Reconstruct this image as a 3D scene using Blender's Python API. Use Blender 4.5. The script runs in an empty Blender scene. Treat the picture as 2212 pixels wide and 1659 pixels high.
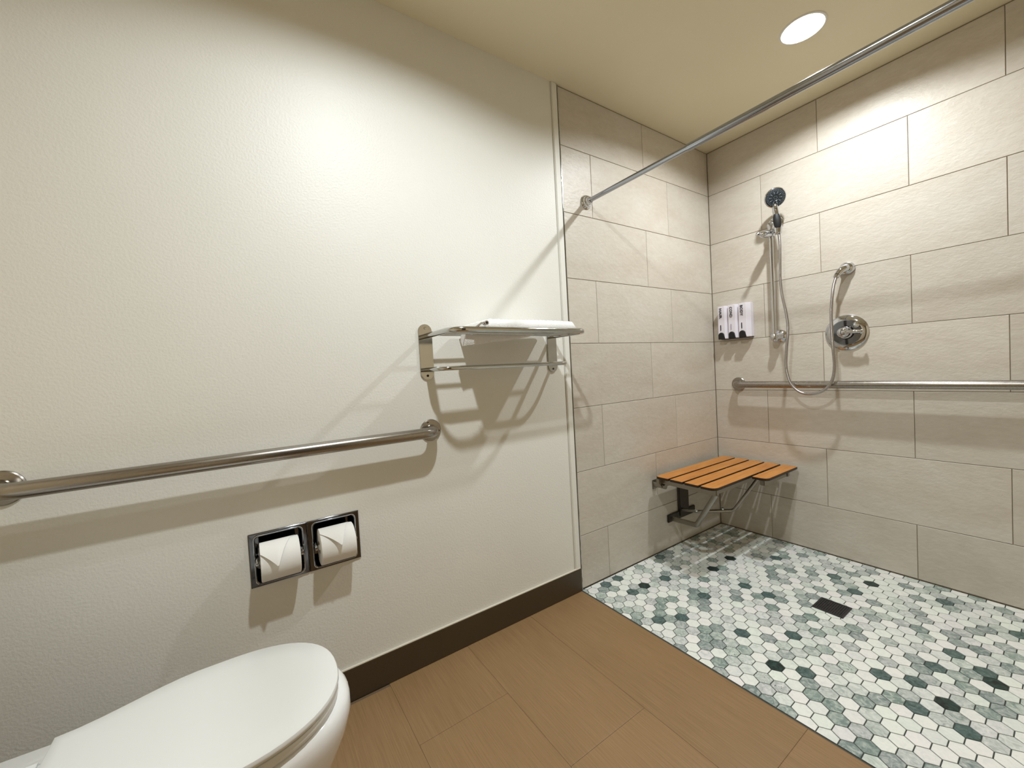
import bpy, bmesh, math, random
from mathutils import Vector, Matrix
random.seed(7)
SC = bpy.context.scene
COL = SC.collection
V = Vector
# ---------------------------------------------------------------- camera
cam_d = bpy.data.cameras.new('camera')
cam = bpy.data.objects.new('camera', cam_d); COL.objects.link(cam); SC.camera = cam
CP = V((-2.5243, -1.4109, 1.0668))
yaw, pit, rol = .9809, -.0322, -.0555
fw = V((math.cos(pit)*math.cos(yaw), math.cos(pit)*math.sin(yaw), math.sin(pit)))
rt = V((math.sin(yaw), -math.cos(yaw), 0)); up = rt.cross(fw)
r2 = rt*math.cos(rol) + up*math.sin(rol); u2 = -rt*math.sin(rol) + up*math.cos(rol)
m = Matrix((r2, u2, -fw)).transposed().to_4x4(); m.translation = CP
cam.matrix_world = m
cam_d.sensor_width = 36; cam_d.lens = 36*862.53/2212; cam_d.clip_start = .02
# ---------------------------------------------------------------- world, exposure
w = bpy.data.worlds.new('world'); SC.world = w; w.use_nodes = True
w.node_tree.nodes['Background'].inputs[0].default_value = (.9, .95, 1, 1)
w.node_tree.nodes['Background'].inputs[1].default_value = .02
SC.view_settings.view_transform = 'Standard'; SC.view_settings.look = 'None'
SC.view_settings.gamma = 1; SC.view_settings.use_curve_mapping = False
SC.view_settings.exposure = -0.58
SC.render.film_transparent = False
H = 2.3755          # ceiling height
W = 1.238           # width of the shower along the left wall
YB = -2.25          # wall behind the camera
XR = -3.22          # wall behind the toilet
LIGHTS = [((-.575, -.735), 26, (.93, .975, 1.0)), ((-2.10, -.90), 31, (.915, .98, 1.01))]
REC = .017          # how far the lamps sit up inside their cans
for (lx, ly), pw, lc in LIGHTS:
    ld = bpy.data.lights.new('downlight_lamp', 'AREA'); ld.shape = 'DISK'; ld.size = .055
    ld.energy = pw; ld.color = lc; ld.spread = math.radians(172)
    lo = bpy.data.objects.new('downlight_lamp', ld); COL.objects.link(lo); lo.location = (lx, ly, H+REC-.0015)
# ---------------------------------------------------------------- materials
def mat(name, col, rough=.5, metal=0, **kw):
    M = bpy.data.materials.new(name); M.use_nodes = True
    b = M.node_tree.nodes['Principled BSDF']
    b.inputs['Base Color'].default_value = (*col, 1); b.inputs['Roughness'].default_value = rough
    b.inputs['Metallic'].default_value = metal
    for k, v in kw.items(): b.inputs[k].default_value = v
    return M
def nd(M, t, **kw):
    n = M.node_tree.nodes.new(t)
    for k, v in kw.items():
        if k in n.inputs: n.inputs[k].default_value = v
        else: setattr(n, k, v)
    return n
def lk(M, a, b): M.node_tree.links.new(a, b)
def bsdf(M): return M.node_tree.nodes['Principled BSDF']
def coords(M, sc=(1, 1, 1), rot=(0, 0, 0)):
    t = nd(M, 'ShaderNodeTexCoord'); p = nd(M, 'ShaderNodeMapping')
    p.inputs['Scale'].default_value = sc; p.inputs['Rotation'].default_value = rot
    lk(M, t.outputs['Object'], p.inputs['Vector']); return p.outputs['Vector']
def noise(M, vec, scale, detail=3, rough=.5, dist=0):
    n = nd(M, 'ShaderNodeTexNoise'); n.inputs['Scale'].default_value = scale; n.inputs['Detail'].default_value = detail
    n.inputs['Roughness'].default_value = rough; n.inputs['Distortion'].default_value = dist
    lk(M, vec, n.inputs['Vector']); return n.outputs['Fac']
def ramp(M, fac, stops):
    r = nd(M, 'ShaderNodeValToRGB'); e = r.color_ramp.elements
    while len(e) < len(stops): e.new(.5)
    for q, (p, c) in zip(e, stops):
        q.position = p; q.color = (*c, 1) if isinstance(c, tuple) else (c, c, c, 1)
    lk(M, fac, r.inputs[0]); return r.outputs[0]
def mix(M, fac, a, b, mode='MIX'):
    n = nd(M, 'ShaderNodeMix'); n.data_type = 'RGBA'; n.blend_type = mode
    for s, v in ((n.inputs[0], fac), (n.inputs[6], a), (n.inputs[7], b)):
        if isinstance(v, (int, float)): s.default_value = v
        elif isinstance(v, tuple): s.default_value = (*v, 1)
        else: lk(M, v, s)
    return n.outputs[2]
def bump(M, hgt, strength=.3, dist=.001):
    b = nd(M, 'ShaderNodeBump'); b.inputs['Strength'].default_value = strength; b.inputs['Distance'].default_value = dist
    lk(M, hgt, b.inputs['Height']); lk(M, b.outputs[0], bsdf(M).inputs['Normal'])

def paint(name, col, rough, bs, scale=210):
    M = mat(name, col, rough)
    v = coords(M); a = noise(M, v, scale, 3, .55); c = noise(M, v, 3, 2)
    lk(M, mix(M, c, tuple(k*.97 for k in col), tuple(min(1, k*1.03) for k in col)), bsdf(M).inputs['Base Color'])
    bump(M, a, bs, .0012); return M
M_paint = paint('wall_paint', (.81, .80, .745), .42, .75, 150)
M_far = paint('far_wall_bounce_tint', (.74, .61, .42), .5, .3)  # unseen walls; orange tint chosen to warm the bounced light
bsdf(M_paint).inputs['Specular IOR Level'].default_value = .35
M_ceil = paint('ceiling_paint', (.80, .725, .53), .5, .25)
M_trim = paint('trim_paint', (.81, .80, .745), .5, .05)
M_caulk = mat('caulk', (.70, .66, .55), .5)

def tile_mat():
    M = mat('stone_tile', (.6, .55, .45), .42)
    v = coords(M)
    at = nd(M, 'ShaderNodeAttribute', attribute_name='tone')
    off = nd(M, 'ShaderNodeVectorMath', operation='MULTIPLY_ADD')
    lk(M, at.outputs['Color'], off.inputs[0]); off.inputs[1].default_value = (9, 9, 9); lk(M, v, off.inputs[2])
    vv = off.outputs[0]
    st = nd(M, 'ShaderNodeMapping'); st.inputs['Scale'].default_value = (1, 1, 2.6); lk(M, vv, st.inputs['Vector'])
    big = noise(M, st.outputs[0], 2.6, 4, .6, .6); fine = noise(M, st.outputs[0], 26, 4, .6, .8)
    c1 = ramp(M, big, [(.3, (.56, .50, .42)), (.55, (.62, .57, .495)), (.75, (.66, .62, .555))])
    c2 = mix(M, .22, c1, ramp(M, fine, [(.3, (.47, .42, .345)), (.7, (.70, .66, .59))]))
    tn = nd(M, 'ShaderNodeMapRange'); lk(M, at.outputs['Fac'], tn.inputs[0]); tn.inputs[3].default_value = .93; tn.inputs[4].default_value = 1.05
    c3 = mix(M, 1.0, c2, tn.outputs[0], 'MULTIPLY')
    lk(M, c3, bsdf(M).inputs['Base Color'])
    rg = nd(M, 'ShaderNodeMapping'); rg.inputs['Scale'].default_value = (1, 1, 1.7); rg.inputs['Rotation'].default_value = (.5, .5, .0)
    lk(M, vv, rg.inputs['Vector'])
    bump(M, noise(M, rg.outputs[0], 42, 4, .6, .35), .5, .0025); return M
M_tile = tile_mat()
M_grout = mat('tile_grout', (.27, .22, .155), .8)
M_hexgrout = mat('hex_grout', (.05, .062, .055), .8)

def hex_mat():
    M = mat('marble_mosaic', (.8, .8, .8), .38)
    at = nd(M, 'ShaderNodeAttribute', attribute_name='tone')      # per tile: r = kind 0..1, g = random offset
    sep = nd(M, 'ShaderNodeSeparateColor'); lk(M, at.outputs['Color'], sep.inputs[0])
    t = nd(M, 'ShaderNodeTexCoord'); a = nd(M, 'ShaderNodeVectorMath', operation='MULTIPLY_ADD')
    lk(M, at.outputs['Color'], a.inputs[0]); a.inputs[1].default_value = (3, 17, 11); lk(M, t.outputs['Object'], a.inputs[2])
    v = a.outputs[0]
    n1 = noise(M, v, 46, 4, .65, 1.5); n2 = noise(M, v, 85, 3, .6, 2.0)
    jit = nd(M, 'ShaderNodeMath', operation='MULTIPLY_ADD'); lk(M, n1, jit.inputs[0]); jit.inputs[1].default_value = .62; jit.inputs[2].default_value = -.31
    s = nd(M, 'ShaderNodeMath', operation='ADD'); lk(M, jit.outputs[0], s.inputs[0]); lk(M, sep.outputs[0], s.inputs[1])
    base = ramp(M, s.outputs[0], [(.02, (.90, .905, .865)), (.24, (.76, .785, .765)), (.40, (.50, .545, .52)), (.53, (.24, .30, .285)), (.68, (.10, .155, .15)), (.82, (.025, .06, .056)), (.95, (.006, .012, .012))])
    spot = ramp(M, n2, [(.60, 0.0), (.66, 1.0)])
    sm = nd(M, 'ShaderNodeMath', operation='MULTIPLY'); lk(M, spot, sm.inputs[0]); lk(M, sep.outputs[2], sm.inputs[1])
    c = mix(M, sm.outputs[0], base, (.02, .035, .035))
    hue = mix(M, sep.outputs[1], (.95, 1.0, .95), (1.0, .965, .99))
    lk(M, mix(M, 1.0, c, hue, 'MULTIPLY'), bsdf(M).inputs['Base Color'])
    bump(M, n2, .12, .0006); return M
M_hex = hex_mat()

def brown_mat(name, cA, cB, rough):
    M = mat(name, cA, rough)
    at = nd(M, 'ShaderNodeAttribute', attribute_name='tone')
    v = coords(M, (1, .02, 1)); n = ramp(M, noise(M, v, 300, 3, .7), [(.35, 0.0), (.65, 1.0)]); v2 = coords(M, (1, .4, 1)); n2 = noise(M, v2, 5, 3)
    c = mix(M, n, cA, cB); c = mix(M, .5, c, mix(M, n2, cA, cB))
    tn = nd(M, 'ShaderNodeMapRange'); lk(M, at.outputs['Fac'], tn.inputs[0]); tn.inputs[3].default_value = .96; tn.inputs[4].default_value = 1.05
    lk(M, mix(M, 1.0, c, tn.outputs[0], 'MULTIPLY'), bsdf(M).inputs['Base Color']); bump(M, n, .15, .0004); return M
M_brown = brown_mat('brown_floor_tile', (.215, .123, .048), (.335, .208, .098), .5)
M_bgrout = mat('brown_grout', (.15, .10, .055), .8)
M_base = brown_mat('baseboard_tile', (.046, .030, .014), (.062, .042, .020), .5)

def metal(name, col, rough, bumpy=0, sc=(1, 1, 1)):
    M = mat(name, col, rough, 1)
    v = coords(M, sc); n = noise(M, v, 60, 2)
    lk(M, ramp(M, n, [(.3, max(0, rough-.02)), (.7, rough+.03)]), bsdf(M).inputs['Roughness'])
    if bumpy: bump(M, n, bumpy, .0005)
    return M
M_chrome = metal('chrome', (.62, .64, .68), .05)
M_chrome_dk = metal('chrome_dark_reflection', (.15, .15, .16), .08)  # base colour darkened in place of dark surroundings reflected in the chrome
M_steel = metal('brushed_stainless', (.36, .335, .305), .26, .15, (.15, 1, 1))
M_steel2 = metal('seat_frame_stainless', (.32, .30, .26), .3)
M_post = metal('dark_post_steel', (.10, .09, .08), .4)
M_pol = metal('polished_steel', (.55, .555, .545), .10)
M_hose = metal('hose_steel', (.44, .42, .42), .22)
def hose_bands():
    M = M_hose; w_ = nd(M, 'ShaderNodeTexWave', bands_direction='Z'); w_.inputs['Scale'].default_value = 120
    lk(M, coords(M), w_.inputs['Vector']); bump(M, w_.outputs['Fac'], .35, .0008)
hose_bands()
M_rod = metal('rod_steel', (.38, .40, .44), .13)
M_black = mat('black_rubber', (.004, .004, .005), .55)
M_hole = mat('hole_shade', (.01, .008, .006), .7)  # black colour in place of the shade inside holes and openings
M_face = mat('spray_face_grey', (.016, .022, .028), .35)
M_nozzle = mat('nozzle_rubber', (.22, .25, .28), .5)
M_disp = mat('dispenser_plastic', (.80, .77, .84), .3)
M_dispbk = mat('dispenser_bracket', (.10, .10, .12), .4)
M_ink = mat('black_ink', (.015, .012, .03), .4)
M_ink2 = mat('grey_window', (.45, .38, .46), .3)
M_porc = mat('porcelain', (.88, .88, .87), .08, 0, **{'Coat Weight': .5})
M_seat = mat('seat_plastic', (.84, .85, .835), .22)
def cloth():
    M = mat('terry_cloth', (.86, .85, .83), .9); v = coords(M)
    bump(M, noise(M, v, 260, 2), .8, .002); return M
M_cloth = cloth()
def paper():
    M = mat('toilet_tissue', (.88, .87, .84), .85); bump(M, noise(M, coords(M), 400, 2), .15, .0005); return M
M_paper = paper()
M_card = mat('cardboard', (.45, .33, .2), .9)
def wood():
    M = mat('teak_laminate', (.6, .25, .06), .38); v = coords(M, (1, 14, 14)); n = noise(M, v, 4.5, 5, .65, 1.6); n3 = noise(M, coords(M, (1, 3, 3)), 3, 2)
    c = ramp(M, n, [(.3, (.36, .115, .016)), (.48, (.54, .205, .034)), (.7, (.66, .30, .07))])
    lk(M, mix(M, .35, c, ramp(M, n3, [(.35, (.50, .19, .035)), (.65, (.72, .34, .09))])), bsdf(M).inputs['Base Color']); return M
M_wood = wood()
M_edge = mat('phenolic_edge', (.02, .012, .008), .4)
M_drain = metal('dark_drain_steel', (.10, .10, .115), .35)
M_door = mat('added_door_dark', (.05, .03, .018), .45)
def emis():
    M = mat('lamp_diffuser', (1, 1, 1), .5); b = bsdf(M)
    b.inputs['Emission Color'].default_value = (1, .96, .88, 1); b.inputs['Emission Strength'].default_value = 30; return M
M_lamp = emis()
# ---------------------------------------------------------------- mesh helpers
def tag(o, label=None, cat=None, group=None, kind=None):
    if label: o['label'] = label
    if cat: o['category'] = cat
    if group: o['group'] = group
    if kind: o['kind'] = kind
    return o
def root(name, loc, label, cat, group=None):
    o = bpy.data.objects.new(name, None); COL.objects.link(o); o.location = loc; o.empty_display_size = .05
    return tag(o, label, cat, group)
def link(name, bm, mats, parent=None, smooth=True, ang=35):
    """one mesh object; vertices are given in world space, origin moved to the parent"""
    bmesh.ops.recalc_face_normals(bm, faces=bm.faces)
    o_loc = V((0, 0, 0)); p = parent
    while p is not None: o_loc += p.location; p = p.parent
    bmesh.ops.translate(bm, verts=bm.verts, vec=-o_loc)
    me = bpy.data.meshes.new(name)
    if smooth:
        for f in bm.faces: f.smooth = True
        ca = math.radians(ang)
        for e in bm.edges:
            if len(e.link_faces) == 2 and e.calc_face_angle(0) > ca: e.smooth = False
    bm.to_mesh(me); bm.free()
    for q in (mats if isinstance(mats, (list, tuple)) else [mats]): me.materials.append(q)
    o = bpy.data.objects.new(name, me); COL.objects.link(o)
    if parent: o.parent = parent
    return o
def struct(name, bm, mats, label, smooth=False, parent=None):
    o = link(name, bm, mats, parent, smooth); return tag(o, label, kind='structure')
def add_box(bm, lo, hi, bev=0, mi=0, seg=2):
    lo, hi = V(lo), V(hi)
    r = bmesh.ops.create_cube(bm, size=1); vs = r['verts']
    for v in vs: v.co = V((lo[i] + (v.co[i]+.5)*(hi[i]-lo[i]) for i in range(3)))
    fs = {f for v in vs for f in v.link_faces}
    for f in fs: f.material_index = mi
    if bev:
        es = list({e for v in vs for e in v.link_edges})
        bmesh.ops.bevel(bm, geom=es, offset=bev, segments=seg, affect='EDGES', material=mi)
def box(lo, hi, bev=0, seg=2):
    bm = bmesh.new(); add_box(bm, lo, hi, bev, 0, seg); return bm
def fillet(pts, rad, n=8):
    pts = [V(p) for p in pts]; out = [pts[0]]
    for i in range(1, len(pts)-1):
        a, b, c = pts[i-1], pts[i], pts[i+1]; r = rad[i-1] if isinstance(rad, (list, tuple)) else rad
        d1 = (a-b).normalized(); d2 = (c-b).normalized(); th = d1.angle(d2)
        if r <= 0 or th > 3.1: out.append(b); continue
        t = min(r/math.tan(th/2), (a-b).length*.49 if i > 1 else (a-b).length*.98, (c-b).length*.49 if i < len(pts)-2 else (c-b).length*.98); rr = t*math.tan(th/2)
        cen = b + (d1+d2).normalized()*(rr/math.sin(th/2)); p1 = b+d1*t-cen; p2 = b+d2*t-cen; an = p1.angle(p2)
        for k in range(n+1):
            s = k/n; out.append(cen + p1*(math.sin((1-s)*an)/math.sin(an)) + p2*(math.sin(s*an)/math.sin(an)))
    out.append(pts[-1]); return out
def spline(pts, n=8):
    P = [V(p) for p in pts]; P = [P[0]*2-P[1]] + P + [P[-1]*2-P[-2]]; out = []
    for i in range(1, len(P)-2):
        for k in range(n):
            t = k/n; a, b, c, d = P[i-1:i+3]
            out.append(.5*((2*b)+(c-a)*t+(2*a-5*b+4*c-d)*t*t+(3*b-a-3*c+d)*t**3))
    out.append(P[-2]); return out
def add_tube(bm, pts, r, n=20, sx=1, sy=1, upv=None, mi=0):
    """sweep an ellipse along a path; r may be a list"""
    pts = [V(p) for p in pts]; rings = []; N = len(pts); prev = None
    for i, p in enumerate(pts):
        t = (pts[min(i+1, N-1)] - pts[max(i-1, 0)]).normalized()
        if prev is None:
            a = V(upv) if upv else (V((0, 0, 1)) if abs(t.z) < .9 else V((1, 0, 0)))
        else: a = prev
        a = (a - t*a.dot(t)).normalized(); prev = a; b = t.cross(a)
        rr = r[i] if isinstance(r, (list, tuple)) else r
        rings.append([bm.verts.new(p + a*math.cos(2*math.pi*k/n)*rr*sx + b*math.sin(2*math.pi*k/n)*rr*sy) for k in range(n)])
    for i in range(N-1):
        for k in range(n):
            f = bm.faces.new((rings[i][k], rings[i][(k+1) % n], rings[i+1][(k+1) % n], rings[i+1][k])); f.material_index = mi
    bm.faces.new(rings[0]).material_index = mi; bm.faces.new(rings[-1]).material_index = mi
def tube(*a, **k):
    bm = bmesh.new(); add_tube(bm, *a, **k); return bm
def add_lathe(bm, c, ax, prof, n=40, mi=0, sc=(1, 1)):
    """prof = [(radius, height along ax)]"""
    c, ax = V(c), V(ax).normalized(); a = (V((0, 0, 1)) if abs(ax.z) < .9 else V((1, 0, 0))); a = (a-ax*a.dot(ax)).normalized(); b = ax.cross(a)
    rings = []
    for r, h in prof:
        if r < 1e-6: rings.append([bm.verts.new(c+ax*h)])
        else: rings.append([bm.verts.new(c+ax*h+a*math.cos(2*math.pi*k/n)*r*sc[0]+b*math.sin(2*math.pi*k/n)*r*sc[1]) for k in range(n)])
    for i in range(len(rings)-1):
        A, B = rings[i], rings[i+1]
        for k in range(n):
            k2 = (k+1) % n
            if len(A) == 1 and len(B) == 1: continue
            if len(A) == 1: f = bm.faces.new((A[0], B[k], B[k2]))
            elif len(B) == 1: f = bm.faces.new((A[k], A[k2], B[0]))
            else: f = bm.faces.new((A[k], A[k2], B[k2], B[k]))
            f.material_index = mi
    for R in (() if prof[0] == prof[-1] else (rings[0], rings[-1])):
        if len(R) > 1: bm.faces.new(R).material_index = mi
def lathe(*a, **k):
    bm = bmesh.new(); add_lathe(bm, *a, **k); return bm
def add_prism(bm, pts, vec, bev=0, mi=0, seg=2):
    vs = [bm.verts.new(V(p)) for p in pts]; f = bm.faces.new(vs); f.material_index = mi
    r = bmesh.ops.extrude_face_region(bm, geom=[f]); nv = [g for g in r['geom'] if isinstance(g, bmesh.types.BMVert)]
    bmesh.ops.translate(bm, verts=nv, vec=V(vec))
    for v in nv:
        for ff in v.link_faces: ff.material_index = mi
    if bev:
        es = list({e for v in vs+nv for e in v.link_edges if len({x for x in e.verts} & set(vs)) == 2 or len({x for x in e.verts} & set(nv)) == 2})
        bmesh.ops.bevel(bm, geom=es, offset=bev, segments=seg, affect='EDGES', material=mi)
def loft(rings, cap=True):
    bm = bmesh.new(); R = [[bm.verts.new(V(p)) for p in r] for r in rings]; n = len(R[0])
    for i in range(len(R)-1):
        for k in range(n): bm.faces.new((R[i][k], R[i][(k+1) % n], R[i+1][(k+1) % n], R[i+1][k]))
    if cap: bm.faces.new(R[0]); bm.faces.new(R[-1])
    return bm
def screw(parent, c, ax, r=.005, m_=None):
    bm = bmesh.new(); add_lathe(bm, c, ax, [(r, 0), (r, .0008), (r*.7, .0016), (0, .0018)], 16); return link('screw', bm, m_ or M_steel, parent)
# ---------------------------------------------------------------- structure: walls, floor, ceiling
def tiled(bm, tiles, lay, mk):
    """tiles = [(u0, u1, z0, z1)]; mk(u, z, d) -> world point; each tile a bevelled slab"""
    for (u0, u1, z0, z1) in tiles:
        tone = (random.random(), random.random(), random.random(), 1)
        ch = .0012
        o = [mk(u0, z0, 0), mk(u1, z0, 0), mk(u1, z1, 0), mk(u0, z1, 0)]
        tp = [mk(u0+ch, z0+ch, ch), mk(u1-ch, z0+ch, ch), mk(u1-ch, z1-ch, ch), mk(u0+ch, z1-ch, ch)]
        bk = [mk(u0, z0, -.006), mk(u1, z0, -.006), mk(u1, z1, -.006), mk(u0, z1, -.006)]
        A, B, C = ([bm.verts.new(p) for p in q] for q in (bk, o, tp)); fs = [bm.faces.new(C)]
        for P, Q in ((A, B), (B, C)):
            for k in range(4): fs.append(bm.faces.new((P[k], P[(k+1) % 4], Q[(k+1) % 4], Q[k])))
        for f in fs:
            for l in f.loops: l[lay] = tone
ZR = [.2573+.308*k for k in range(7)]                  # grout lines, bottom up
ZL = [0] + ZR + [H]
G = .0011                                              # half a grout line
def rows(u_end, offs_odd, offs_even, T=.613):
    """rows counted from the ceiling: row 8 is the lowest"""
    out = []
    for i in range(len(ZL)-1):
        row = 8-i; off = offs_odd if row % 2 else offs_even
        z0 = ZL[i] + (.004 if i == 0 else G); z1 = ZL[i+1] - (.005 if i == 7 else G)
        cuts = [0]; k = 0
        o = off
        while o - T > .02: o -= T
        while o < u_end-.02: cuts.append(o); o += T
        cuts.append(u_end)
        for a, b in zip(cuts, cuts[1:]):
            out.append((a + (.0022 if a == 0 else G), b - (G if b < u_end else 0), z0, z1))
    return out
def tilewall(name, tiles, mk, gb, label):
    bm = bmesh.new(); lay = bm.loops.layers.float_color.new('tone'); tiled(bm, tiles, lay, mk)
    add_box(bm, *gb, mi=1); return struct(name, bm, [M_tile, M_grout], label)
tilewall('wall_left_tiled', rows(W, .6382, .4325), lambda u, z, d: V((-u, .0012-d, z)), ((-W, .003, -.1), (0, .12, H)), 'beige stone tiled wall behind the shower seat')
tilewall('wall_right', rows(2.25, .5834, .3066), lambda u, z, d: V((.0012-d, -u, z)), ((.003, YB, -.1), (.12, .12, H)), 'beige stone tiled wall behind the shower fittings')
# painted wall with two openings for the recessed paper holder
TPX = [(-2.528, -2.406), (-2.372, -2.250)]; TPZ = (.480, .617)
bm = bmesh.new()
xs = [XR, TPX[0][0], TPX[0][1], TPX[1][0], TPX[1][1], -W-.006]; zs = [0, TPZ[0], TPZ[1], H]
for i in range(5):
    for j in range(3):
        if i in (1, 3) and j == 1: add_box(bm, (xs[i], .06, zs[j]), (xs[i+1], .12, zs[j+1]))
        else: add_box(bm, (xs[i], 0, zs[j]), (xs[i+1], .12, zs[j+1]))
bmesh.ops.remove_doubles(bm, verts=bm.verts, dist=1e-5)
struct('wall_left', bm, M_paint, 'off-white textured painted wall')
struct('wall_rear', box((XR-.1, YB, 0), (XR, .12, H)), M_far, 'painted wall behind the toilet')
struct('wall_back', box((XR-.1, YB-.1, 0), (.12, YB, H)), M_far, 'painted wall opposite the grab bar')
bm = bmesh.new()
def quad(x0, x1, y0, y1): bm.faces.new([bm.verts.new(p) for p in ((x0, y0, H), (x0, y1, H), (x1, y1, H), (x1, y0, H))])
(ax, ay), (bx, by) = LIGHTS[1][0], LIGHTS[0][0]; s = .12
quad(XR-.1, ax-s, YB-.1, .12); quad(ax+s, bx-s, YB-.1, .12); quad(bx+s, .12, YB-.1, .12)
for cx, cy in ((ax, ay), (bx, by)):                    # a square of ceiling with a round hole for each can
    quad(cx-s, cx+s, YB-.1, cy-s); quad(cx-s, cx+s, cy+s, .12)
    ri, ro = [], []
    for k in range(48):
        a = 2*math.pi*k/48; c_, s_ = math.cos(a), math.sin(a); q = s/max(abs(c_), abs(s_))
        ri.append(bm.verts.new((cx+.070*c_, cy+.070*s_, H))); ro.append(bm.verts.new((cx+q*c_, cy+q*s_, H)))
    for k in range(48): bm.faces.new((ri[k], ri[(k+1) % 48], ro[(k+1) % 48], ro[k]))
add_box(bm, (XR-.1, YB-.1, H+.08), (.12, .12, H+.12))
struct('ceiling', bm, M_ceil, 'cream painted ceiling')
# unseen door behind the camera, added so the chrome reflects something dark
struct('added_dark_door', box((-2.55, YB, 0), (-1.65, YB+.035, 2.05), .003), M_door, 'unseen dark door added for the chrome reflections')
# floor
bm = bmesh.new(); lay = bm.loops.layers.float_color.new('tone'); tl = []
x1 = -W-.014
offs = [.93, .605, .297, .02, .55, .3, .6]
k = 0
while x1 > XR:
    x0 = max(x1-.306, XR); y = 0; o = offs[k % 7]; ys = [0]
    while o < -YB: ys.append(o); o += .612
    ys.append(-YB)
    for a, b in zip(ys, ys[1:]):
        if b-a > .02: tl.append((x0+.0004, x1-.0004, a+.0004, b-.0004))
    x1 -= .306; k += 1
tiled(bm, tl, lay, lambda u, z, d: V((u, -z, -.0004+d*.3)))
add_box(bm, (XR, YB, -.1), (-W-.01, 0, -.0016), mi=1)
struct('floor', bm, [M_brown, M_bgrout], 'brown linear-grain tiled bathroom floor')
# shower floor of marble hexagons
VD = [[-0.983,-0.165],[-0.594,-0.295],[-0.417,-0.296],[-1.058,-0.772],[-0.186,-0.82],[-0.622,-1.22],[-0.83,-1.143]]
DK = [[-1.114,-0.034],[-1.069,-0.165],[-1.034,-0.039],[-0.86,-0.193],[-0.858,-0.392],[-1.151,-0.367],[-1.07,-0.421],[-0.649,-0.477],[-0.65,-0.576],[-0.977,-0.622],[-0.245,-0.406],[-0.677,-0.025],[-1.022,-0.844],[-0.642,-0.58],[-0.048,-0.691],[-0.244,-0.698],[-0.333,-0.792],[-0.139,-1.043],[-0.65,-0.68],[-0.851,-0.748],[-0.847,-0.995],[-0.806,-1.071],[-0.676,-1.096],[-0.587,-1.205],[-0.926,-1.091],[-0.923,-1.19],[-0.239,-1.227],[-0.537,-1.116]]
MG = [[-1.038,-0.197],[-1.161,-0.053],[-1.125,-0.084],[-1.036,-0.297],[-0.988,-0.318],[-1.07,-0.318],[-1.111,-0.338],[-1.115,-0.396],[-0.685,-0.547],[-1.068,-0.521],[-1.027,-0.544],[-1.152,-0.569],[-1.11,-0.594],[-0.508,-0.237],[-0.16,-0.401],[-0.599,-0.042],[-0.4,-0.483],[-1.235,-0.115],[-1.225,-0.07],[-0.381,-0.472],[-0.169,-0.725],[-0.101,-1.074],[-0.085,-0.979],[-0.369,-0.872],[-0.575,-0.681],[-0.48,-0.671],[-0.392,-0.675],[-0.771,-0.799],[-1.058,-0.869],[-0.732,-1.059],[-0.637,-1.166],[-1.132,-0.969],[-1.225,-0.822],[-0.641,-0.872],[-0.794,-1.212],[-0.418,-1.093],[-0.448,-1.118],[-0.47,-1.238],[-0.285,-0.613],[-0.319,-0.996],[-0.742,-1.257],[-1.011,-0.993],[-0.694,-1.199],[-1.21,-0.63],[-1.23,-.50]]
SP = [[-1.193,-0.343],[-1.074,-0.26],[-1.094,-0.632],[-1.063,-0.614],[-0.77,-0.62],[-0.891,-0.922],[-0.227,-0.548],[-1.141,-0.775],[-0.457,-0.928],[-1.143,-0.821]]
def near(L, x, y, d=.024): return any((x-a)**2+(y-b)**2 < d*d for a, b in L)
bm = bmesh.new(); lay = bm.loops.layers.float_color.new('tone')
RH = .0502/math.sqrt(3); ph = .017; cs, sn = math.cos(ph), math.sin(ph)
for i in range(-3, 32):
    for j in range(-3, 50):
        gx = i*.04345; gy = -j*.0502 - (.0251 if i % 2 else 0)
        cx = -1.2065 + gx*cs - gy*sn; cy = -.0410 + gx*sn + gy*cs
        if not (-W-.05 < cx < .05 and YB-.05 < cy < .05): continue
        r = random.random()
        kind = (.04 + .40*(r/.9)**1.5) if r < .9 else .45 + .8*(r-.9)
        spot = 0
        if near(VD, cx, cy): kind = .88
        elif near(DK, cx, cy): kind = .70
        elif near(MG, cx, cy): kind = .49
        elif near(SP, cx, cy): kind = .35; spot = 1
        elif cy < -1.3 and random.random() < .12: kind = random.choice((.5, .7, .88))
        tone = (kind, random.random(), spot, 1)
        ro, ri = RH-.0016, RH-.0024
        P = [bm.verts.new((cx+ro*math.cos(math.pi/3*q+ph), cy+ro*math.sin(math.pi/3*q+ph), -.0032)) for q in range(6)]
        Q = [bm.verts.new((cx+ro*math.cos(math.pi/3*q+ph), cy+ro*math.sin(math.pi/3*q+ph), -.0006)) for q in range(6)]
        S = [bm.verts.new((cx+ri*math.cos(math.pi/3*q+ph), cy+ri*math.sin(math.pi/3*q+ph), 0)) for q in range(6)]
        fs = [bm.faces.new(S)]
        for A, B in ((P, Q), (Q, S)):
            for q in range(6): fs.append(bm.faces.new((A[q], A[(q+1) % 6], B[(q+1) % 6], B[q])))
        for f in fs:
            for l in f.loops: l[lay] = tone
for co, no in (((-W-.006, 0, 0), (-1, 0, 0)), ((-.004, 0, 0), (1, 0, 0)), ((0, -.004, 0), (0, 1, 0)), ((0, YB, 0), (0, -1, 0))):
    bmesh.ops.bisect_plane(bm, geom=bm.verts[:]+bm.edges[:]+bm.faces[:], plane_co=co, plane_no=no, clear_outer=True)
add_box(bm, (-W-.0095, YB, -.1), (.003, .003, -.0018), mi=1)
struct('floor_shower', bm, [M_hex, M_hexgrout], 'green and white marble hexagon mosaic shower floor')
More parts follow.
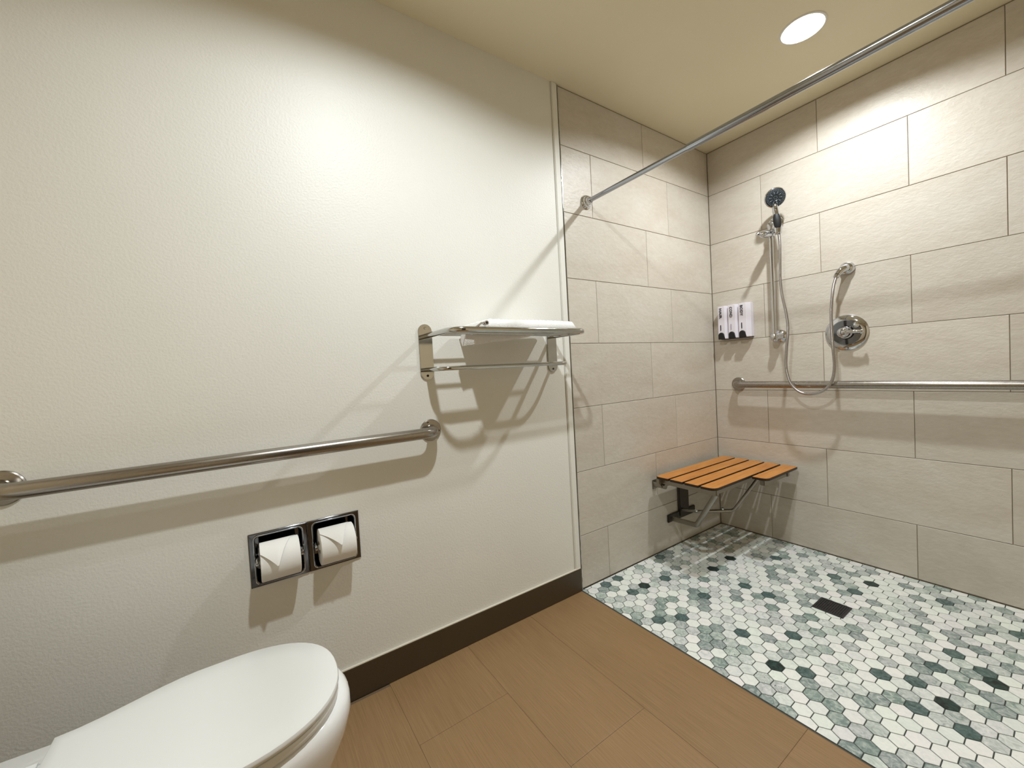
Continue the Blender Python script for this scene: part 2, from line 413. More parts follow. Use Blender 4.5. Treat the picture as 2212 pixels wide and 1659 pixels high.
# baseboard, caulk bead, corner bead, tile edge strip
bm = bmesh.new(); lay = bm.loops.layers.float_color.new('tone')
add_box(bm, (XR, -.010, .001), (-W-.012, 0, .108), .0012)
struct('baseboard_left', bm, M_base, 'dark brown tile baseboard')
struct('trim_1', tube([(XR, -.004, .1105), (-W-.012, -.004, .1105)], .0042, 8), M_caulk, 'pale caulk bead on the baseboard')
struct('trim_2', box((-W-.042, -.0065, .108), (-W-.0085, 0, H), .004), M_trim, 'painted corner bead beside the shower tile')
struct('trim_3', box((-W-.0055, -.0065, 0), (-W-.001, .002, H-.004), .0012), M_pol, 'polished metal tile edge strip')
bm = bmesh.new(); lay = bm.loops.layers.float_color.new('tone'); add_box(bm, (XR, YB+.036, .001), (XR+.01, -.01, .108), .001)
struct('baseboard_rear', bm, M_base, 'dark brown tile baseboard behind the toilet')
# ---------------------------------------------------------------- ceiling lights
def ceiling_light(x, y, label):
    r = root('ceiling_light', (x, y, H), label, 'ceiling light', 'recessed downlights')
    link('trim_ring', lathe((x, y, H), (0, 0, 1), [(.0685, .004), (.0685, -.002), (.072, -.004), (.078, -.003), (.080, 0), (.0685, .004)], 48), M_trim, r)
    bm = bmesh.new(); add_lathe(bm, (x, y, H), (0, 0, 1), [(.0695, .001), (.068, .010), (.062, .045), (.0, .045)], 48)
    bmesh.ops.delete(bm, geom=[f for f in bm.faces if len(f.verts) > 4], context='FACES_ONLY'); link('reflector_can', bm, M_trim, r)
    link('diffuser', lathe((x, y, H+REC), (0, 0, 1), [(0, 0), (.050, .001), (.056, .006), (.056, .013), (0, .014)], 40), M_lamp, r)
ceiling_light(*LIGHTS[0][0], 'round white recessed ceiling light over the shower floor')
ceiling_light(*LIGHTS[1][0], 'round white recessed ceiling light over the brown floor before the toilet paper')
# ---------------------------------------------------------------- grab bars
def grab_bar(loc, pts, flanges, ax, label, scr):
    r = root('grab_bar', loc, label, 'grab bar')
    link('tube', tube(fillet(pts, .052, 12), .019, 28), M_steel, r)
    for f in flanges:
        fo = link('flange', lathe(f, ax, [(.0405, 0), (.0405, .004), (.038, .0065), (.021, .008), (.0195, .013)], 40), M_steel, r)
        for a in scr:
            c = V(f) + V(ax)*.006; t = V((0, 0, 1)); s = V(ax).cross(t)
            p = c + (t*math.cos(a)+s*math.sin(a))*.0295
            link('screw_hole', lathe(p, ax, [(.0042, 0), (.0042, .0012), (0, .0012)], 14), M_hole, fo)
    return r
grab_bar((-2.48, 0, .864), [(-3.0, 0, .864), (-3.0, -.070, .864), (-1.958, -.070, .864), (-1.958, 0, .864)], [(-3.0, 0, .864), (-1.958, 0, .864)], (0, -1, 0),
         'brushed steel grab bar on the painted wall above the paper holder', (.35, 2.45, 4.55))
grab_bar((0, -.7, .908), [(0, -.147, .911), (-.068, -.147, .911), (-.068, -1.52, .905), (0, -1.52, .905)], [(0, -.147, .911), (0, -1.52, .905)], (-1, 0, 0),
         'brushed steel grab bar on the tiled shower wall under the valve', ())
# ---------------------------------------------------------------- shower curtain rod
r = root('shower_curtain_rod', (-1.09, 0, 1.866), 'long chrome shower curtain rod running across just below the ceiling', 'curtain rod')
def dz(y): return 1.866
link('rod_tube', tube([(-1.09, -.02, 1.866), (-1.09, -.545, 1.866)], .0108, 24), M_rod, r)
link('rod_sleeve', tube([(-1.09, -.54, 1.866), (-1.09, -.5405, 1.866), (-1.09, YB+.02, 1.866)], [.0115, .0137, .0137], 24), M_rod, r)
link('wall_flange', lathe((-1.09, 0, 1.866), (0, -1, 0), [(.033, 0), (.0335, .004), (.030, .010), (.027, .011), (.025, .018), (.019, .020), (.0165, .030), (.014, .031), (.014, .036), (.0108, .036)], 40), M_chrome, r)
link('wall_flange', lathe((-1.09, YB, 1.866), (0, 1, 0), [(.033, 0), (.0335, .004), (.030, .010), (.027, .011), (.025, .018), (.019, .020), (.0165, .030), (.0137, .031)], 40), M_chrome, r)
# ---------------------------------------------------------------- towel rack
r = root('towel_rack', (-1.655, 0, 1.15), 'polished steel towel shelf with a lower towel bar on the painted wall', 'towel rack')
XL, XRt = -1.957, -1.353
def plate(x):
    bm = bmesh.new(); n = 12; w_ = .0265; z0, z1 = 1.052, 1.258; pts = []
    for k in range(n+1): a = math.pi*k/n; pts.append((x+w_*math.cos(a), 0, z1-w_+w_*math.sin(a)))
    for k in range(n+1): a = math.pi+math.pi*k/n; pts.append((x+w_*math.cos(a), 0, z0+w_+w_*math.sin(a)))
    add_prism(bm, pts, (0, -.006, 0), .0012); p = link('mounting_plate', bm, M_pol, r)
    for zz in (1.243, 1.067): link('screw_hole', lathe((x, -.006, zz), (0, -1, 0), [(.0045, 0), (.0045, .0012), (.003, .0016), (0, .0010)], 14), M_hole if zz < 1.1 else M_pol, p)
plate(XL); plate(XRt)
ZS, ZLo = 1.213, 1.089
link('shelf_frame', tube(fillet([(XL, -.004, ZS), (XL, -.238, ZS), (XRt, -.238, ZS), (XRt, -.004, ZS)], .055, 12), .0085, 20, 1.15, .95), M_pol, r)
for y in (-.066, -.125, -.182): link('shelf_bar', tube([(XL+.002, y, ZS), (XRt-.002, y, ZS)], .0048, 14), M_pol, r)
link('towel_bar', tube(fillet([(XL, -.004, ZLo), (XL, -.118, ZLo), (XRt, -.118, ZLo), (XRt, -.004, ZLo)], .05, 12), .0080, 20), M_pol, r)
hk = bmesh.new(); add_tube(hk, [(-1.872, -.236, 1.219), (-1.850, -.238, 1.2335), (-1.835, -.239, 1.2345)], .0035, 10)
add_tube(hk, [(-1.833, -.230, 1.2345), (-1.833, -.247, 1.2345)], .0078, 18)
hk = link('hook', hk, M_chrome, r); link('hook_opening', lathe((-1.833, -.247, 1.2345), (0, -1, 0), [(.0045, 0), (.0045, .0006), (0, .0006)], 14), M_hole, hk)
# towel folded on the shelf
t = root('towel', (-1.63, -.12, 1.223), 'white ribbed towel folded on the steel rack shelf', 'towel')
bm = bmesh.new(); nx, ny = 60, 22
x0, x1, y0, y1, zb = -1.822, -1.412, -.232, -.018, 1.2225
top = []; bot = []
for i in range(nx+1):
    for j in range(ny+1):
        u, v = i/nx, j/ny; e = min(u, 1-u, v*.6+.001, (1-v)*.6+.001); hh = .026*min(1, (e/.035)**.45 if e > 0 else 0)
        x = x0+(x1-x0)*u; y = y0+(y1-y0)*v
        z = zb + .004 + hh + .0016*math.sin(u*150)*(1 if v < .1 else .25) + .0012*math.sin(v*31+u*9)
        top.append(bm.verts.new((x, y, z))); bot.append(bm.verts.new((x, y+.002*(v < .05), zb + .0004)))
I = lambda i, j: i*(ny+1)+j
for i in range(nx):
    for j in range(ny):
        bm.faces.new((top[I(i, j)], top[I(i+1, j)], top[I(i+1, j+1)], top[I(i, j+1)])); bm.faces.new((bot[I(i, j)], bot[I(i, j+1)], bot[I(i+1, j+1)], bot[I(i+1, j)]))
for i in range(nx):
    for j in (0, ny): bm.faces.new((top[I(i, j)], top[I(i+1, j)], bot[I(i+1, j)], bot[I(i, j)]))
for j in range(ny):
    for i in (0, nx): bm.faces.new((top[I(i, j)], top[I(i, j+1)], bot[I(i, j+1)], bot[I(i, j)]))
link('folded_stack', bm, M_cloth, t, ang=60)
# the corner of the towel that hangs between the shelf bars
bm = bmesh.new(); nx = 24; A = []; B = []
for i in range(nx+1):
    u = i/nx; x = -1.848+.318*u; d = .040*(1-u)**.75 + .003
    ring = []
    for (dy, dz_) in ((-.020, 0), (-.019, -.6), (-.012, -1), (.010, -1), (.018, -.6), (.019, 0)):
        ring.append((x+.004*math.sin(dz_*3), -.098+dy+.002*math.sin(u*12), 1.2115+d*dz_+.001*math.sin(u*20)*abs(dz_)))
    A.append(ring)
tmp = loft(A); link('hanging_fold', tmp, M_cloth, t, ang=60)
# ---------------------------------------------------------------- toilet paper holder and rolls
r = root('toilet_paper_holder', (-2.389, 0, .548), 'double recessed chrome toilet paper holder in the painted wall', 'toilet paper holder')
for (a, b), (pa, pb) in zip(TPX, ((-2.5445, -2.3895), (-2.3885, -2.2335))):
    zc0, zc1, f0, f1 = TPZ[0]-.001, TPZ[1]+.001, .468, .628
    a -= .001; b += .001
    bm = bmesh.new()                                    # face plate: outer frame, raised bevel, opening
    def rect(x0, x1, z0, z1, y, rad=.0, n=4):
        pts = []
        for (cx, cz, a0) in ((x1-rad, z1-rad, 0), (x0+rad, z1-rad, 90), (x0+rad, z0+rad, 180), (x1-rad, z0+rad, 270)):
            for k in range(n+1):
                q = math.radians(a0+90*k/n); pts.append(V((cx+rad*math.cos(q), y, cz+rad*math.sin(q))))
        return pts
    rings = [rect(pa, pb, f0, f1, 0, .001), rect(pa, pb, f0, f1, -.003, .001), rect(pa+.002, pb-.002, f0+.002, f1-.002, -.005, .0015),
             rect(a-.004, b+.004, zc0-.004, zc1+.004, -.0045, .012), rect(a-.0025, b+.0025, zc0-.0025, zc1+.0025, -.0075, .012), rect(a, b, zc0, zc1, -.006, .012), rect(a+.001, b-.001, zc0+.001, zc1-.001, .0, .012)]
    bm = loft(rings, cap=False)
    pl = link('face_plate', bm, M_chrome_dk, r, ang=25)
    rp = rect(a-.003, b+.003, zc0-.003, zc1+.003, -.0072, .012); tag(link('opening_rim', tube(rp+[rp[0]], .0014, 8), M_chrome, pl), 'bright chrome bead')
    bm = bmesh.new(); add_box(bm, (a+.001, -.001, zc0+.001), (b-.001, .050, zc1-.001))
    bmesh.ops.delete(bm, geom=[f for f in bm.faces if f.calc_center_median().y < 0], context='FACES')
    link('recess', bm, M_chrome_dk, r)
    zc, yc = .546, -.026
    for s, xx in ((1, a+.0045), (-1, b-.0045)):
        bm = bmesh.new()
        add_tube(bm, spline([(xx, .030, zc), (xx, .0, zc+.004), (xx-s*.002, -.020, zc+.006), (xx, yc-.006, zc)], 6), .006, 12, 1.2, .55)
        add_lathe(bm, (xx-s*.006, yc, zc), (s, 0, 0), [(.0045, 0), (.0085, .002), (.0085, .008), (.006, .011), (0, .011)], 20)
        link('roller_arm', bm, M_chrome, r)
    link('spindle', lathe((a+.010, yc, zc), (1, 0, 0), [(.007, 0), (.009, .003), (.009, b-a-.023), (.007, b-a-.020)], 20), M_porc, r)
def roll(xa, xb, shape, label):
    zc, yc, R = .546, -.026, .0550
    o = root('toilet_paper_roll', ((xa+xb)/2, yc, zc), label, 'toilet paper roll', 'rolls in the double paper holder')
    link('roll_body', lathe((xa, yc, zc), (1, 0, 0), [(.0205, 0), (R-.003, 0), (R-.0006, .0012), (R, .004), (R, xb-xa-.004), (R-.0006, xb-xa-.0012), (R-.003, xb-xa), (.0205, xb-xa), (.0205, 0)], 64), M_paper, o)
    link('cardboard_core', lathe((xa+.001, yc, zc), (1, 0, 0), [(.0185, 0), (.0204, 0), (.0204, xb-xa-.002), (.0185, xb-xa-.002), (.0185, 0)], 32), M_card, o)
    # the last sheet, folded to a point: u across, angle from the top towards the room
    bm = bmesh.new(); n, mm = 30, 34; G_ = {}
    lu, lv, tu, tv = shape
    for i in range(n+1):
        u = i/n; x = xa+.001+(xb-xa-.002)*u
        ve = lv + (tv-lv)*u/tu if u < tu else tv*(1-(u-tu)/(1-tu))**1.05
        for j in range(mm+1):
            v = ve*j/mm; ang = math.radians(-40 + 125*v)
            dd = max(0, v-.15)/(tv-.15) if tv > .15 else 0
            lift = .0008 + .017*dd**2*max(0, 1-abs(u-tu)/.75)
            q = R+lift; G_[i, j] = (bm.verts.new((x, yc-q*math.sin(ang), zc+q*math.cos(ang))), bm.verts.new((x, yc-(q+.0006)*math.sin(ang), zc+(q+.0006)*math.cos(ang))))
    for i in range(n):
        for j in range(mm):
            for s in (0, 1): bm.faces.new([G_[i, j][s], G_[i+1, j][s], G_[i+1, j+1][s], G_[i, j+1][s]])
        for j in (0, mm): bm.faces.new((G_[i, j][0], G_[i+1, j][0], G_[i+1, j][1], G_[i, j][1]))
    for j in range(mm):
        for i in (0, n): bm.faces.new((G_[i, j][0], G_[i, j+1][0], G_[i, j+1][1], G_[i, j][1]))
    bmesh.ops.remove_doubles(bm, verts=bm.verts, dist=1e-6)
    link('folded_sheet', bm, M_paper, o, ang=70)
roll(-2.5185, -2.4165, (0, .70, .42, 1.02), 'white toilet paper roll with a pointed fold, the one nearer the toilet')
roll(-2.3610, -2.2590, (0, .55, .55, .95), 'white toilet paper roll with a pointed fold, the one nearer the shower')
# ---------------------------------------------------------------- toilet
r = root('toilet', (-2.80, -.43, 0), 'white elongated toilet with its lid closed beside the painted wall', 'toilet')
YC = -.43
def egg(xf, xb, wmax, back, z, n=48, p=.44, yc=YC, powr=2.3):
    """outline seen from above: rounded front at xf, straighter back at xb"""
    Ls = xf-xb; pts = []
    def hw(s):
        if s < p: return wmax*(1-(1-s/p)**powr)**(1/powr)
        t = max(0, (s-p-.10)/(1-p-.10)); t2 = t*t*(3-2*t); return wmax + (back-wmax)*t2
    ss = [(1-math.cos(math.pi*.5*k/(n//2)))*1.0 for k in range(n//2+1)]
    up_ = [(xf-Ls*s, hw(s)) for s in ss]
    for x, h_ in up_: pts.append((x, yc+h_, z))
    for x, h_ in reversed(up_[1:]): pts.append((x, yc-h_, z))
    return pts
def slab(xf, xb, w_, back, z0, z1, e=.006, dome=.0):
    rs = [egg(xf-e, xb+e*.5, w_-e, back-e, z0), egg(xf-e*.3, xb+e*.1, w_-e*.3, back-e*.3, z0+e*.3), egg(xf, xb, w_, back, z0+e), egg(xf, xb, w_, back, z1-e), egg(xf-e*.3, xb+e*.1, w_-e*.3, back-e*.3, z1-e*.3), egg(xf-e, xb+e*.5, w_-e, back-e, z1),
          egg(xf-.05, xb+.02, w_-.05, back-.03, z1+dome*.7), egg(xf-.12, xb+.06, w_-.11, max(.02, back-.07), z1+dome)]
    return loft(rs)
link('lid', slab(-2.390, -2.862, .173, .124, .414, .4295, .006, .0035), M_seat, r, ang=30)
link('seat_ring', slab(-2.392, -2.865, .169, .122, .393, .4118, .005), M_seat, r, ang=30)
secs = [(-2.47, -2.96, .105, .100, .000), (-2.47, -2.96, .105, .100, .02), (-2.475, -2.96, .100, .098, .06), (-2.462, -2.96, .103, .10, .13), (-2.432, -2.97, .122, .11, .20),
        (-2.400, -3.0, .150, .13, .265), (-2.378, -3.02, .170, .16, .315), (-2.369, -3.02, .178, .175, .35), (-2.370, -3.02, .178, .178, .372), (-2.378, -3.02, .172, .176, .386), (-2.392, -3.02, .160, .172, .3915)]
link('bowl', loft([egg(a, b, c, d, e) for a, b, c, d, e in secs]), M_porc, r, ang=60)
for s in (-1, 1): link('hinge', box((-2.900, YC+s*.07-.017, .392), (-2.866, YC+s*.07+.017, .418), .005), M_seat, r)
link('tank', loft([[(x, y, z) for x, y in ((XR+.012, YC-w_), (XR+.2-i_, YC-w_), (XR+.21-i_, YC-w_+.02), (XR+.21-i_, YC+w_-.02), (XR+.2-i_, YC+w_), (XR+.012, YC+w_))] for z, w_, i_ in ((.36, .17, .03), (.40, .20, .01), (.74, .215, 0))]), M_porc, r, ang=40)
link('tank_lid', box((XR+.008, YC-.228, .74), (XR+.222, YC+.228, .775), .010, 3), M_porc, r)
bm = bmesh.new(); add_tube(bm, [(XR+.21, YC-.14, .69), (XR+.235, YC-.14, .69)], .008, 14); add_tube(bm, [(XR+.233, YC-.145, .69), (XR+.238, YC-.07, .682)], .006, 12); link('flush_lever', bm, M_chrome, r)
# ---------------------------------------------------------------- shower seat
r = root('folding_bench', (-.37, 0, .45), 'folding slatted teak-look shower seat in the tiled corner', 'bench')
ZT = .456
def slat(x0, x1, y0, y1, rads):
    """outline with rounded corners; thin wood face on a dark core"""
    pts = []; cn = [(x1, y1, -1, -1, 0), (x0, y1, 1, -1, 90), (x0, y0, 1, 1, 180), (x1, y0, -1, 1, 270)]
    for (x, y, sx, sy, a0), rd in zip(cn, rads):
        for k in range(7):
            q = math.radians(a0+90*k/6); pts.append((x+sx*rd+rd*math.cos(q), y+sy*rd+rd*math.sin(q), ZT-.0125))
    bm = bmesh.new(); add_prism(bm, pts, (0, 0, .011), .0008); s = link('slat', bm, M_edge, r)
    cx, cy = (x0+x1)/2, (y0+y1)/2
    bm = bmesh.new(); add_prism(bm, [(cx+(p[0]-cx)*(1-.003/(x1-x0)), cy+(p[1]-cy)*(1-.004/(y1-y0)), ZT-.002) for p in pts], (0, 0, .0022), .0004)
    tag(link('wood_face', bm, M_wood, s), 'orange teak-look slat face')
for k, (y1, y0) in enumerate(((-.045, -.1225), (-.1325, -.2055), (-.2155, -.2905), (-.3005, -.3755))):
    slat(-.712, -.030, y0, y1, (.006, .018 if k == 0 else .004, .034 if k == 3 else .004, .004))
slat(-.385, -.030, -.462, -.3865, (.004, .004, .028, .012))
for y in (-.1275, -.2105, -.2955, -.381): link('seam_strip', box((-.30, y-.0055, ZT-.012), (-.285, y+.0055, ZT-.003)), M_edge, r)
def bar(name, pts, rr, sx=1, sy=1, m_=None, fr=.02, n=14): return link(name, tube(fillet(pts, fr, 8), rr, n, sx, sy), m_ or M_steel2, r)
link('side_rail', box((-.672, -.360, .408), (-.647, -.055, .4433), .003), M_steel2, r)
link('side_rail', box((-.105, -.440, .408), (-.080, -.055, .4433), .003), M_steel2, r)
link('cross_rail', box((-.647, -.350, .410), (-.105, -.325, .4433), .003), M_steel2, r)
link('cross_rail', box((-.700, -.062, .410), (-.050, -.040, .4433), .003), M_steel2, r)
link('cross_rail', box((-.36, -.436, .410), (-.105, -.412, .4433), .003), M_steel2, r)
for x in (-.665, -.09):
    bm = bmesh.new(); add_tube(bm, [(x, -.003, .395), (x, -.075, .395)], .014, 20); add_tube(bm, [(x-.02, -.055, .395), (x+.07, -.055, .395)], .008, 14); add_box(bm, (x-.018, -.007, .37), (x+.018, 0, .42), .002)
    link('hinge_bracket', bm, M_steel2, r)
for x in (-.415,): 
    link('wall_post', box((x-.045, -.018, .165), (x+.045, -.001, .420), .003), M_post, r)
bar('swing_leg', [(-.648, -.345, .412), (-.600, -.205, .205), (-.540, -.020, .172)], .0115, 1.2, .85, fr=.03)
link('foot_plate', box((-.565, -.012, .150), (-.30, -.001, .195), .003), M_post, r)
bar('brace', [(-.235, -.350, .412), (-.295, -.240, .218), (-.430, -.115, .212), (-.440, -.012, .2)], .009, fr=.035)
bm = bmesh.new(); add_tube(bm, [(-.46, -.118, .222), (-.462, -.118, .230)], .008, 12); link('bolt', bm, M_pol, r)
bm = bmesh.new(); add_tube(bm, [(-.335, -.200, .222), (-.336, -.200, .232)], .008, 12); link('bolt', bm, M_pol, r)
# ---------------------------------------------------------------- soap dispensers
r = root('soap_dispenser', (0, -.155, 1.294), 'white three-chamber soap dispenser marked hair, cond and body by the shower corner', 'soap dispenser')
def text_mesh(s, size):
    cu = bpy.data.curves.new('lettering', 'FONT'); cu.body = s; cu.size = size; cu.extrude = .0003; cu.align_x = 'LEFT'; cu.space_character = 1.05; cu.offset = .0004
    o = bpy.data.objects.new('lettering', cu); COL.objects.link(o); dg = bpy.context.evaluated_depsgraph_get(); me = bpy.data.meshes.new_from_object(o.evaluated_get(dg))
    bpy.data.objects.remove(o); bm = bmesh.new(); bm.from_mesh(me); return bm
zb, zt = 1.193, 1.394
link('bracket', box((-.022, -.244, zb-.004), (-.001, -.060, zb+.19), .002), M_dispbk, r)
for k, s in enumerate(('HAIR', 'COND', 'BODY')):
    ya = -.058-k*.0635; yb = ya-.0625
    # profile across (y): stepped front, flat face near the corner side and a slanted face away from it
    prof = [(0, ya), (-.046, ya), (-.050, ya-.003), (-.052, ya-.043), (-.030, yb+.0015), (0, yb+.0015)]
    if k == 2: prof = [(0, ya), (-.050, ya), (-.053, ya-.003), (-.055, ya-.044), (-.030, yb+.001), (0, yb+.001)]
    bm = bmesh.new(); add_prism(bm, [(x-.001, y, zb) for x, y in prof], (0, 0, zt-zb), .0025)
    ch = link('chamber', bm, M_disp, r, ang=28)
    xf = -.0535 if k < 2 else -.0565
    bm = bmesh.new(); pts = [(0, 0)]; yc2 = ya-.0215
    P = [(yc2+.0175, zb-.002)] + [(yc2+.0175*math.cos(math.pi*q/14), zb+.022+.0175*math.sin(math.pi*q/14)) for q in range(15)] + [(yc2-.0235, zb-.002)]
    add_prism(bm, [(xf+.004, a, b) for a, b in P], (-.010, 0, 0), .003, 0, 3); tag(link('push_button', bm, M_black, ch), 'black push button')
    link('window', box((xf-.0012, ya-.021, zb+.052), (xf+.003, ya-.0165, zb+.086), .0006), M_ink2 if k == 1 else M_ink, ch)
    bm = text_mesh(s, .0215)
    # rotate so that text reads downwards on a face looking towards -x
    for v in bm.verts:
        tx, ty, tz = v.co; v.co = V((xf-.0004-tz, ya-.0125-ty, zt-.012-tx))
    xs_ = [v.co.z for v in bm.verts]; sc_ = .062/(max(xs_)-min(xs_)); zt_ = max(xs_)
    for v in bm.verts: v.co.z = zt-.012 - (zt_-v.co.z)*sc_
    link('lettering', bm, M_ink, ch, smooth=False)
# ---------------------------------------------------------------- slide bar, hand shower, hose, outlet
r = root('shower_slide_bar', (0, -.378, 1.48), 'vertical chrome slide bar holding the hand shower on the tiled wall', 'shower slide bar')
XB = -.058
link('rail_tube', tube([(XB, -.378, 1.165), (XB, -.378, 1.800)], .0098, 24), M_chrome, r)
def mount(z, down):
    bm = bmesh.new()
    add_lathe(bm, (0, -.386, z), (-1, 0, 0), [(.035, 0), (.036, .004), (.031, .010), (.022, .016), (.0175, .030), (.016, .048), (.012, .056), (0, .058)], 36)
    add_lathe(bm, (XB, -.378, z-.03), (0, 0, 1), [(0, -.002), (.010, .001), (.0165, .010), (.0185, .021), (.0175, .032), (.013, .040), (.0135, .046), (.0098, .046)] , 30)
    return link('bar_mount', bm, M_chrome, r)
mount(1.180, 1); 
bm = bmesh.new()
add_lathe(bm, (0, -.380, 1.805), (-1, 0, 0), [(.040, 0), (.041, .005), (.036, .012), (.024, .018), (.0175, .030), (.016, .048), (.012, .056), (0, .058)], 36)
add_lathe(bm, (XB, -.378, 1.768), (0, 0, 1), [(.0098, -.004), (.0135, -.004), (.0135, .006), (.0175, .014), (.0185, .025), (.014, .036), (.006, .042), (0, .043)], 30)
link('bar_mount', bm, M_chrome, r)
bm = bmesh.new()                                          # sliding holder: collar, knob to the corner side, cradle
add_lathe(bm, (XB, -.378, 1.728), (0, 0, 1), [(.016, 0), (.019, .004), (.019, .032), (.016, .036)], 28)
add_lathe(bm, (XB-.010, -.377, 1.742), (-1, .13, -.12), [(.015, 0), (.018, .012), (.019, .050), (.017, .068), (.011, .076), (.007, .080), (.0065, .100), (.0095, .104), (.010, .113), (.005, .118), (0, .118)], 28)
add_tube(bm, [(XB-.005, -.385, 1.748), (-.098, -.416, 1.748)], .013, 18)
add_lathe(bm, (-.100, -.430, 1.722), (.08, .02, 1), [(.013, 0), (.018, .004), (.021, .040), (.0175, .044)], 28)
link('sliding_holder', bm, M_chrome, r)
r = root('hand_shower', (-.10, -.43, 1.75), 'chrome hand shower with a dark round spray face in its wall holder', 'hand shower')
HA, HB = V((-.099, -.434, 1.722)), V((-.108, -.424, 1.862))
hp = spline([HA, (-.100, -.432, 1.765), (-.104, -.428, 1.815), HB, (-.106, -.420, 1.885)], 8)
link('handle', tube(hp, [.0115+.0045*math.sin(math.pi*min(1, k/len(hp)*1.05)) for k in range(len(hp))], 24), M_chrome, r)
g0 = V((-1, -.42, -.12)).normalized()
bm = bmesh.new(); gp = [HA+(HB-HA)*(.12+.70*k/14)+g0*.0085 for k in range(15)]
add_tube(bm, gp, [.002+.0165*math.sin(math.pi*k/14)**.5 for k in range(15)], 20, .6, 1.0, upv=g0)
tag(link('grip', bm, M_black, r), 'black rubber grip')
HC = V((-.112, -.424, 1.914)); HN = V((-.74, -.58, -.36)).normalized()
link('head_shell', lathe(HC, HN, [(0, -.030), (.018, -.029), (.034, -.022), (.046, -.008), (.0505, .006), (.0505, .013), (.047, .0155), (.045, .0150)], 44), M_chrome, r)
fc = link('spray_face', lathe(HC, HN, [(.0465, .010), (.0462, .0158), (.044, .0172), (.016, .0185), (.014, .0170), (0, .0170)], 44), M_face, r)
a_ = HN.cross(V((0, 0, 1))).normalized(); b_ = a_.cross(HN)
bm = bmesh.new()
for rr, cnt, s_ in ((.040, 30, .0015), (.034, 26, .0014), (.0265, 10, .0026), (.020, 10, .0017), (.0075, 6, .0014)):
    for k in range(cnt):
        q = 2*math.pi*(k+.5*(cnt % 4))/cnt; c = HC+HN*.0174+(a_*math.cos(q)+b_*math.sin(q))*rr; add_lathe(bm, c, HN, [(s_, 0), (s_, .0014), (0, .0018)], 8)
link('nozzles', bm, M_nozzle, fc)
bm = bmesh.new(); add_lathe(bm, V((-.1185, -.4315, 1.852)), g0, [(.0052, 0), (.0052, .002), (0, .003)], 14); link('spray_button', bm, M_black, r)
# hose
HP = [(-.099, -.434, 1.724), (-.099, -.437, 1.66), (-.099, -.435, 1.55), (-.10, -.434, 1.487), (-.103, -.441, 1.396), (-.108, -.460, 1.290), (-.110, -.466, 1.205), (-.109, -.455, 1.090), (-.109, -.452, .999), (-.110, -.470, .922),
      (-.110, -.511, .874), (-.110, -.562, .864), (-.108, -.616, .884), (-.105, -.650, .934), (-.104, -.661, 1.004), (-.108, -.659, 1.083), (-.108, -.656, 1.150), (-.100, -.653, 1.273), (-.080, -.657, 1.385), (-.062, -.664, 1.440)]
tag(link('shower_hose', tube(spline(HP, 8), .0068, 16), M_hose), 'flexible metal hose looping from the hand shower to the wall outlet', 'shower hose')
r = root('shower_outlet', (0, -.693, 1.484), 'small domed chrome hose outlet high on the tiled wall above the valve', 'hose outlet')
link('wall_flange', lathe((0, -.693, 1.484), (-1, 0, 0), [(.031, 0), (.032, .006), (.030, .016), (.024, .025), (.014, .031), (0, .032)], 36), M_chrome, r)
bm = bmesh.new(); add_tube(bm, spline([(-.006, -.693, 1.484), (-.028, -.690, 1.483), (-.046, -.680, 1.472), (-.057, -.669, 1.453)], 6), [.023-.010*k/18 for k in range(19)], 24); link('elbow', bm, M_chrome, r)
link('hose_nut', lathe((-.0575, -.668, 1.454), (-.25, .35, -1), [(.012, 0), (.0125, .003), (.0125, .014), (.009, .017)], 20), M_chrome, r)
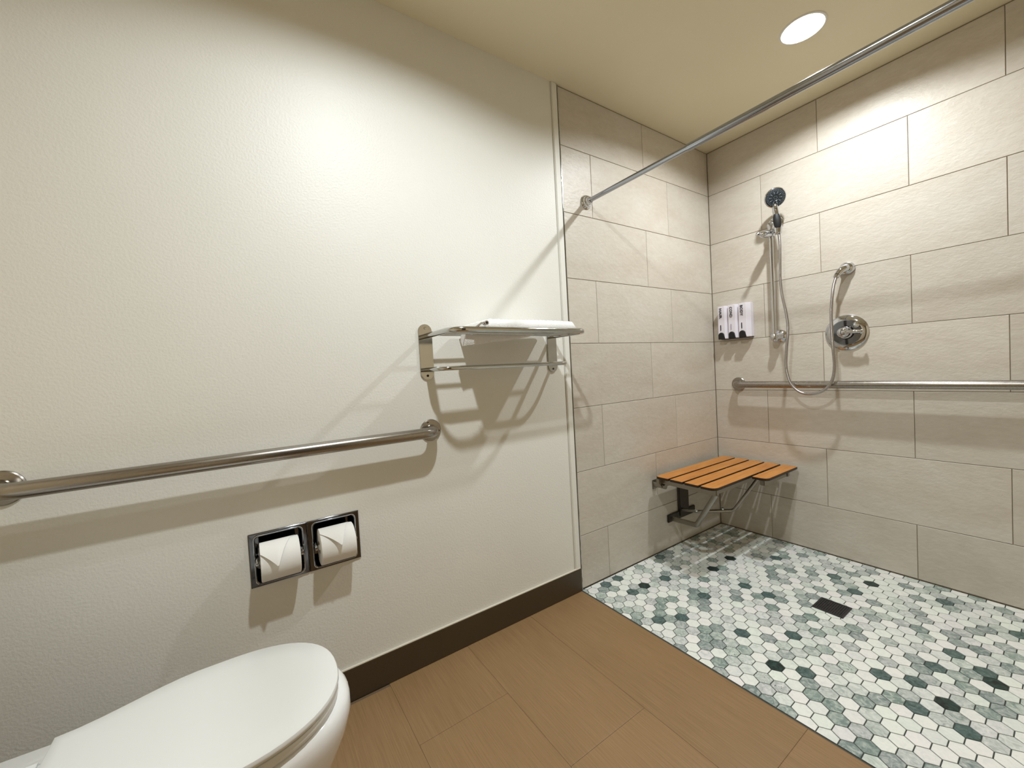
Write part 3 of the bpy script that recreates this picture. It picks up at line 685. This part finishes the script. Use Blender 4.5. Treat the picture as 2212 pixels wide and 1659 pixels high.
# ---------------------------------------------------------------- valve
r = root('shower_valve', (0, -.685, 1.166), 'round chrome shower valve with a lever handle above the grab bar', 'shower valve')
VC = (0, -.6825, 1.1665)
link('escutcheon', lathe(VC, (-1, 0, 0), [(.0885, 0), (.089, .003), (.086, .007), (.074, .0125), (.064, .0145), (.062, .012), (.056, .0095), (.030, .0095), (0, .0095)], 64), M_chrome, r)
tag(link('dial_ring', lathe(VC, (-1, 0, 0), [(.061, .0098), (.060, .0118), (.034, .0125), (.033, .0098)], 56), M_chrome_dk, r), 'dark reflective inner ring')
link('hub', lathe(VC, (-1, 0, 0), [(.032, .011), (.033, .020), (.029, .030), (.026, .033), (.0255, .052), (.022, .060), (.014, .066), (0, .068)], 40), M_chrome, r)
bm = bmesh.new(); lp = [(-.056, -.683, 1.167), (-.062, -.700, 1.168), (-.062, -.735, 1.166), (-.058, -.752, 1.164), (-.055, -.762, 1.163)]
add_tube(bm, spline(lp, 6), [.011]*6+[.009]*6+[.0075]*6+[.0105]*5+[.006, .004], 20)
link('lever', bm, M_chrome, r)
bm = bmesh.new(); add_lathe(bm, (-.0125, -.725, 1.200), (-1, 0, 0), [(.014, 0), (.014, .008), (.008, .014), (0, .015)], 24); link('diverter_knob', bm, M_chrome, r)
# ---------------------------------------------------------------- floor drain
r = root('floor_drain', (-.54, -.762, 0), 'square dark metal drain grate set in the hexagon mosaic floor', 'floor drain')
cx, cy, hs = -.538, -.762, .0535
bm = bmesh.new()
for lo, hi in (((cx-hs, cy-hs), (cx+hs, cy-hs+.008)), ((cx-hs, cy+hs-.008), (cx+hs, cy+hs)), ((cx-hs, cy-hs+.008), (cx-hs+.008, cy+hs-.008)), ((cx+hs-.008, cy-hs+.008), (cx+hs, cy+hs-.008))):
    add_box(bm, (*lo, 0), (*hi, .0035), .0006)
link('frame', bm, M_drain, r)
link('sump_shade_plate', box((cx-hs+.007, cy-hs+.007, -.001), (cx+hs-.007, cy+hs-.007, .0008)), M_hole, r)  # black plate standing in for the shade below the grate
bm = bmesh.new()
for k in range(12):
    q = -hs+.008+(2*hs-.016)*(k+.5)/12
    add_box(bm, (cx+q-.0019, cy-hs+.008, .001), (cx+q+.0019, cy+hs-.008, .003)); add_box(bm, (cx-hs+.008, cy+q-.0019, .001), (cx+hs-.008, cy+q+.0019, .0029))
link('grate', bm, M_drain, r)
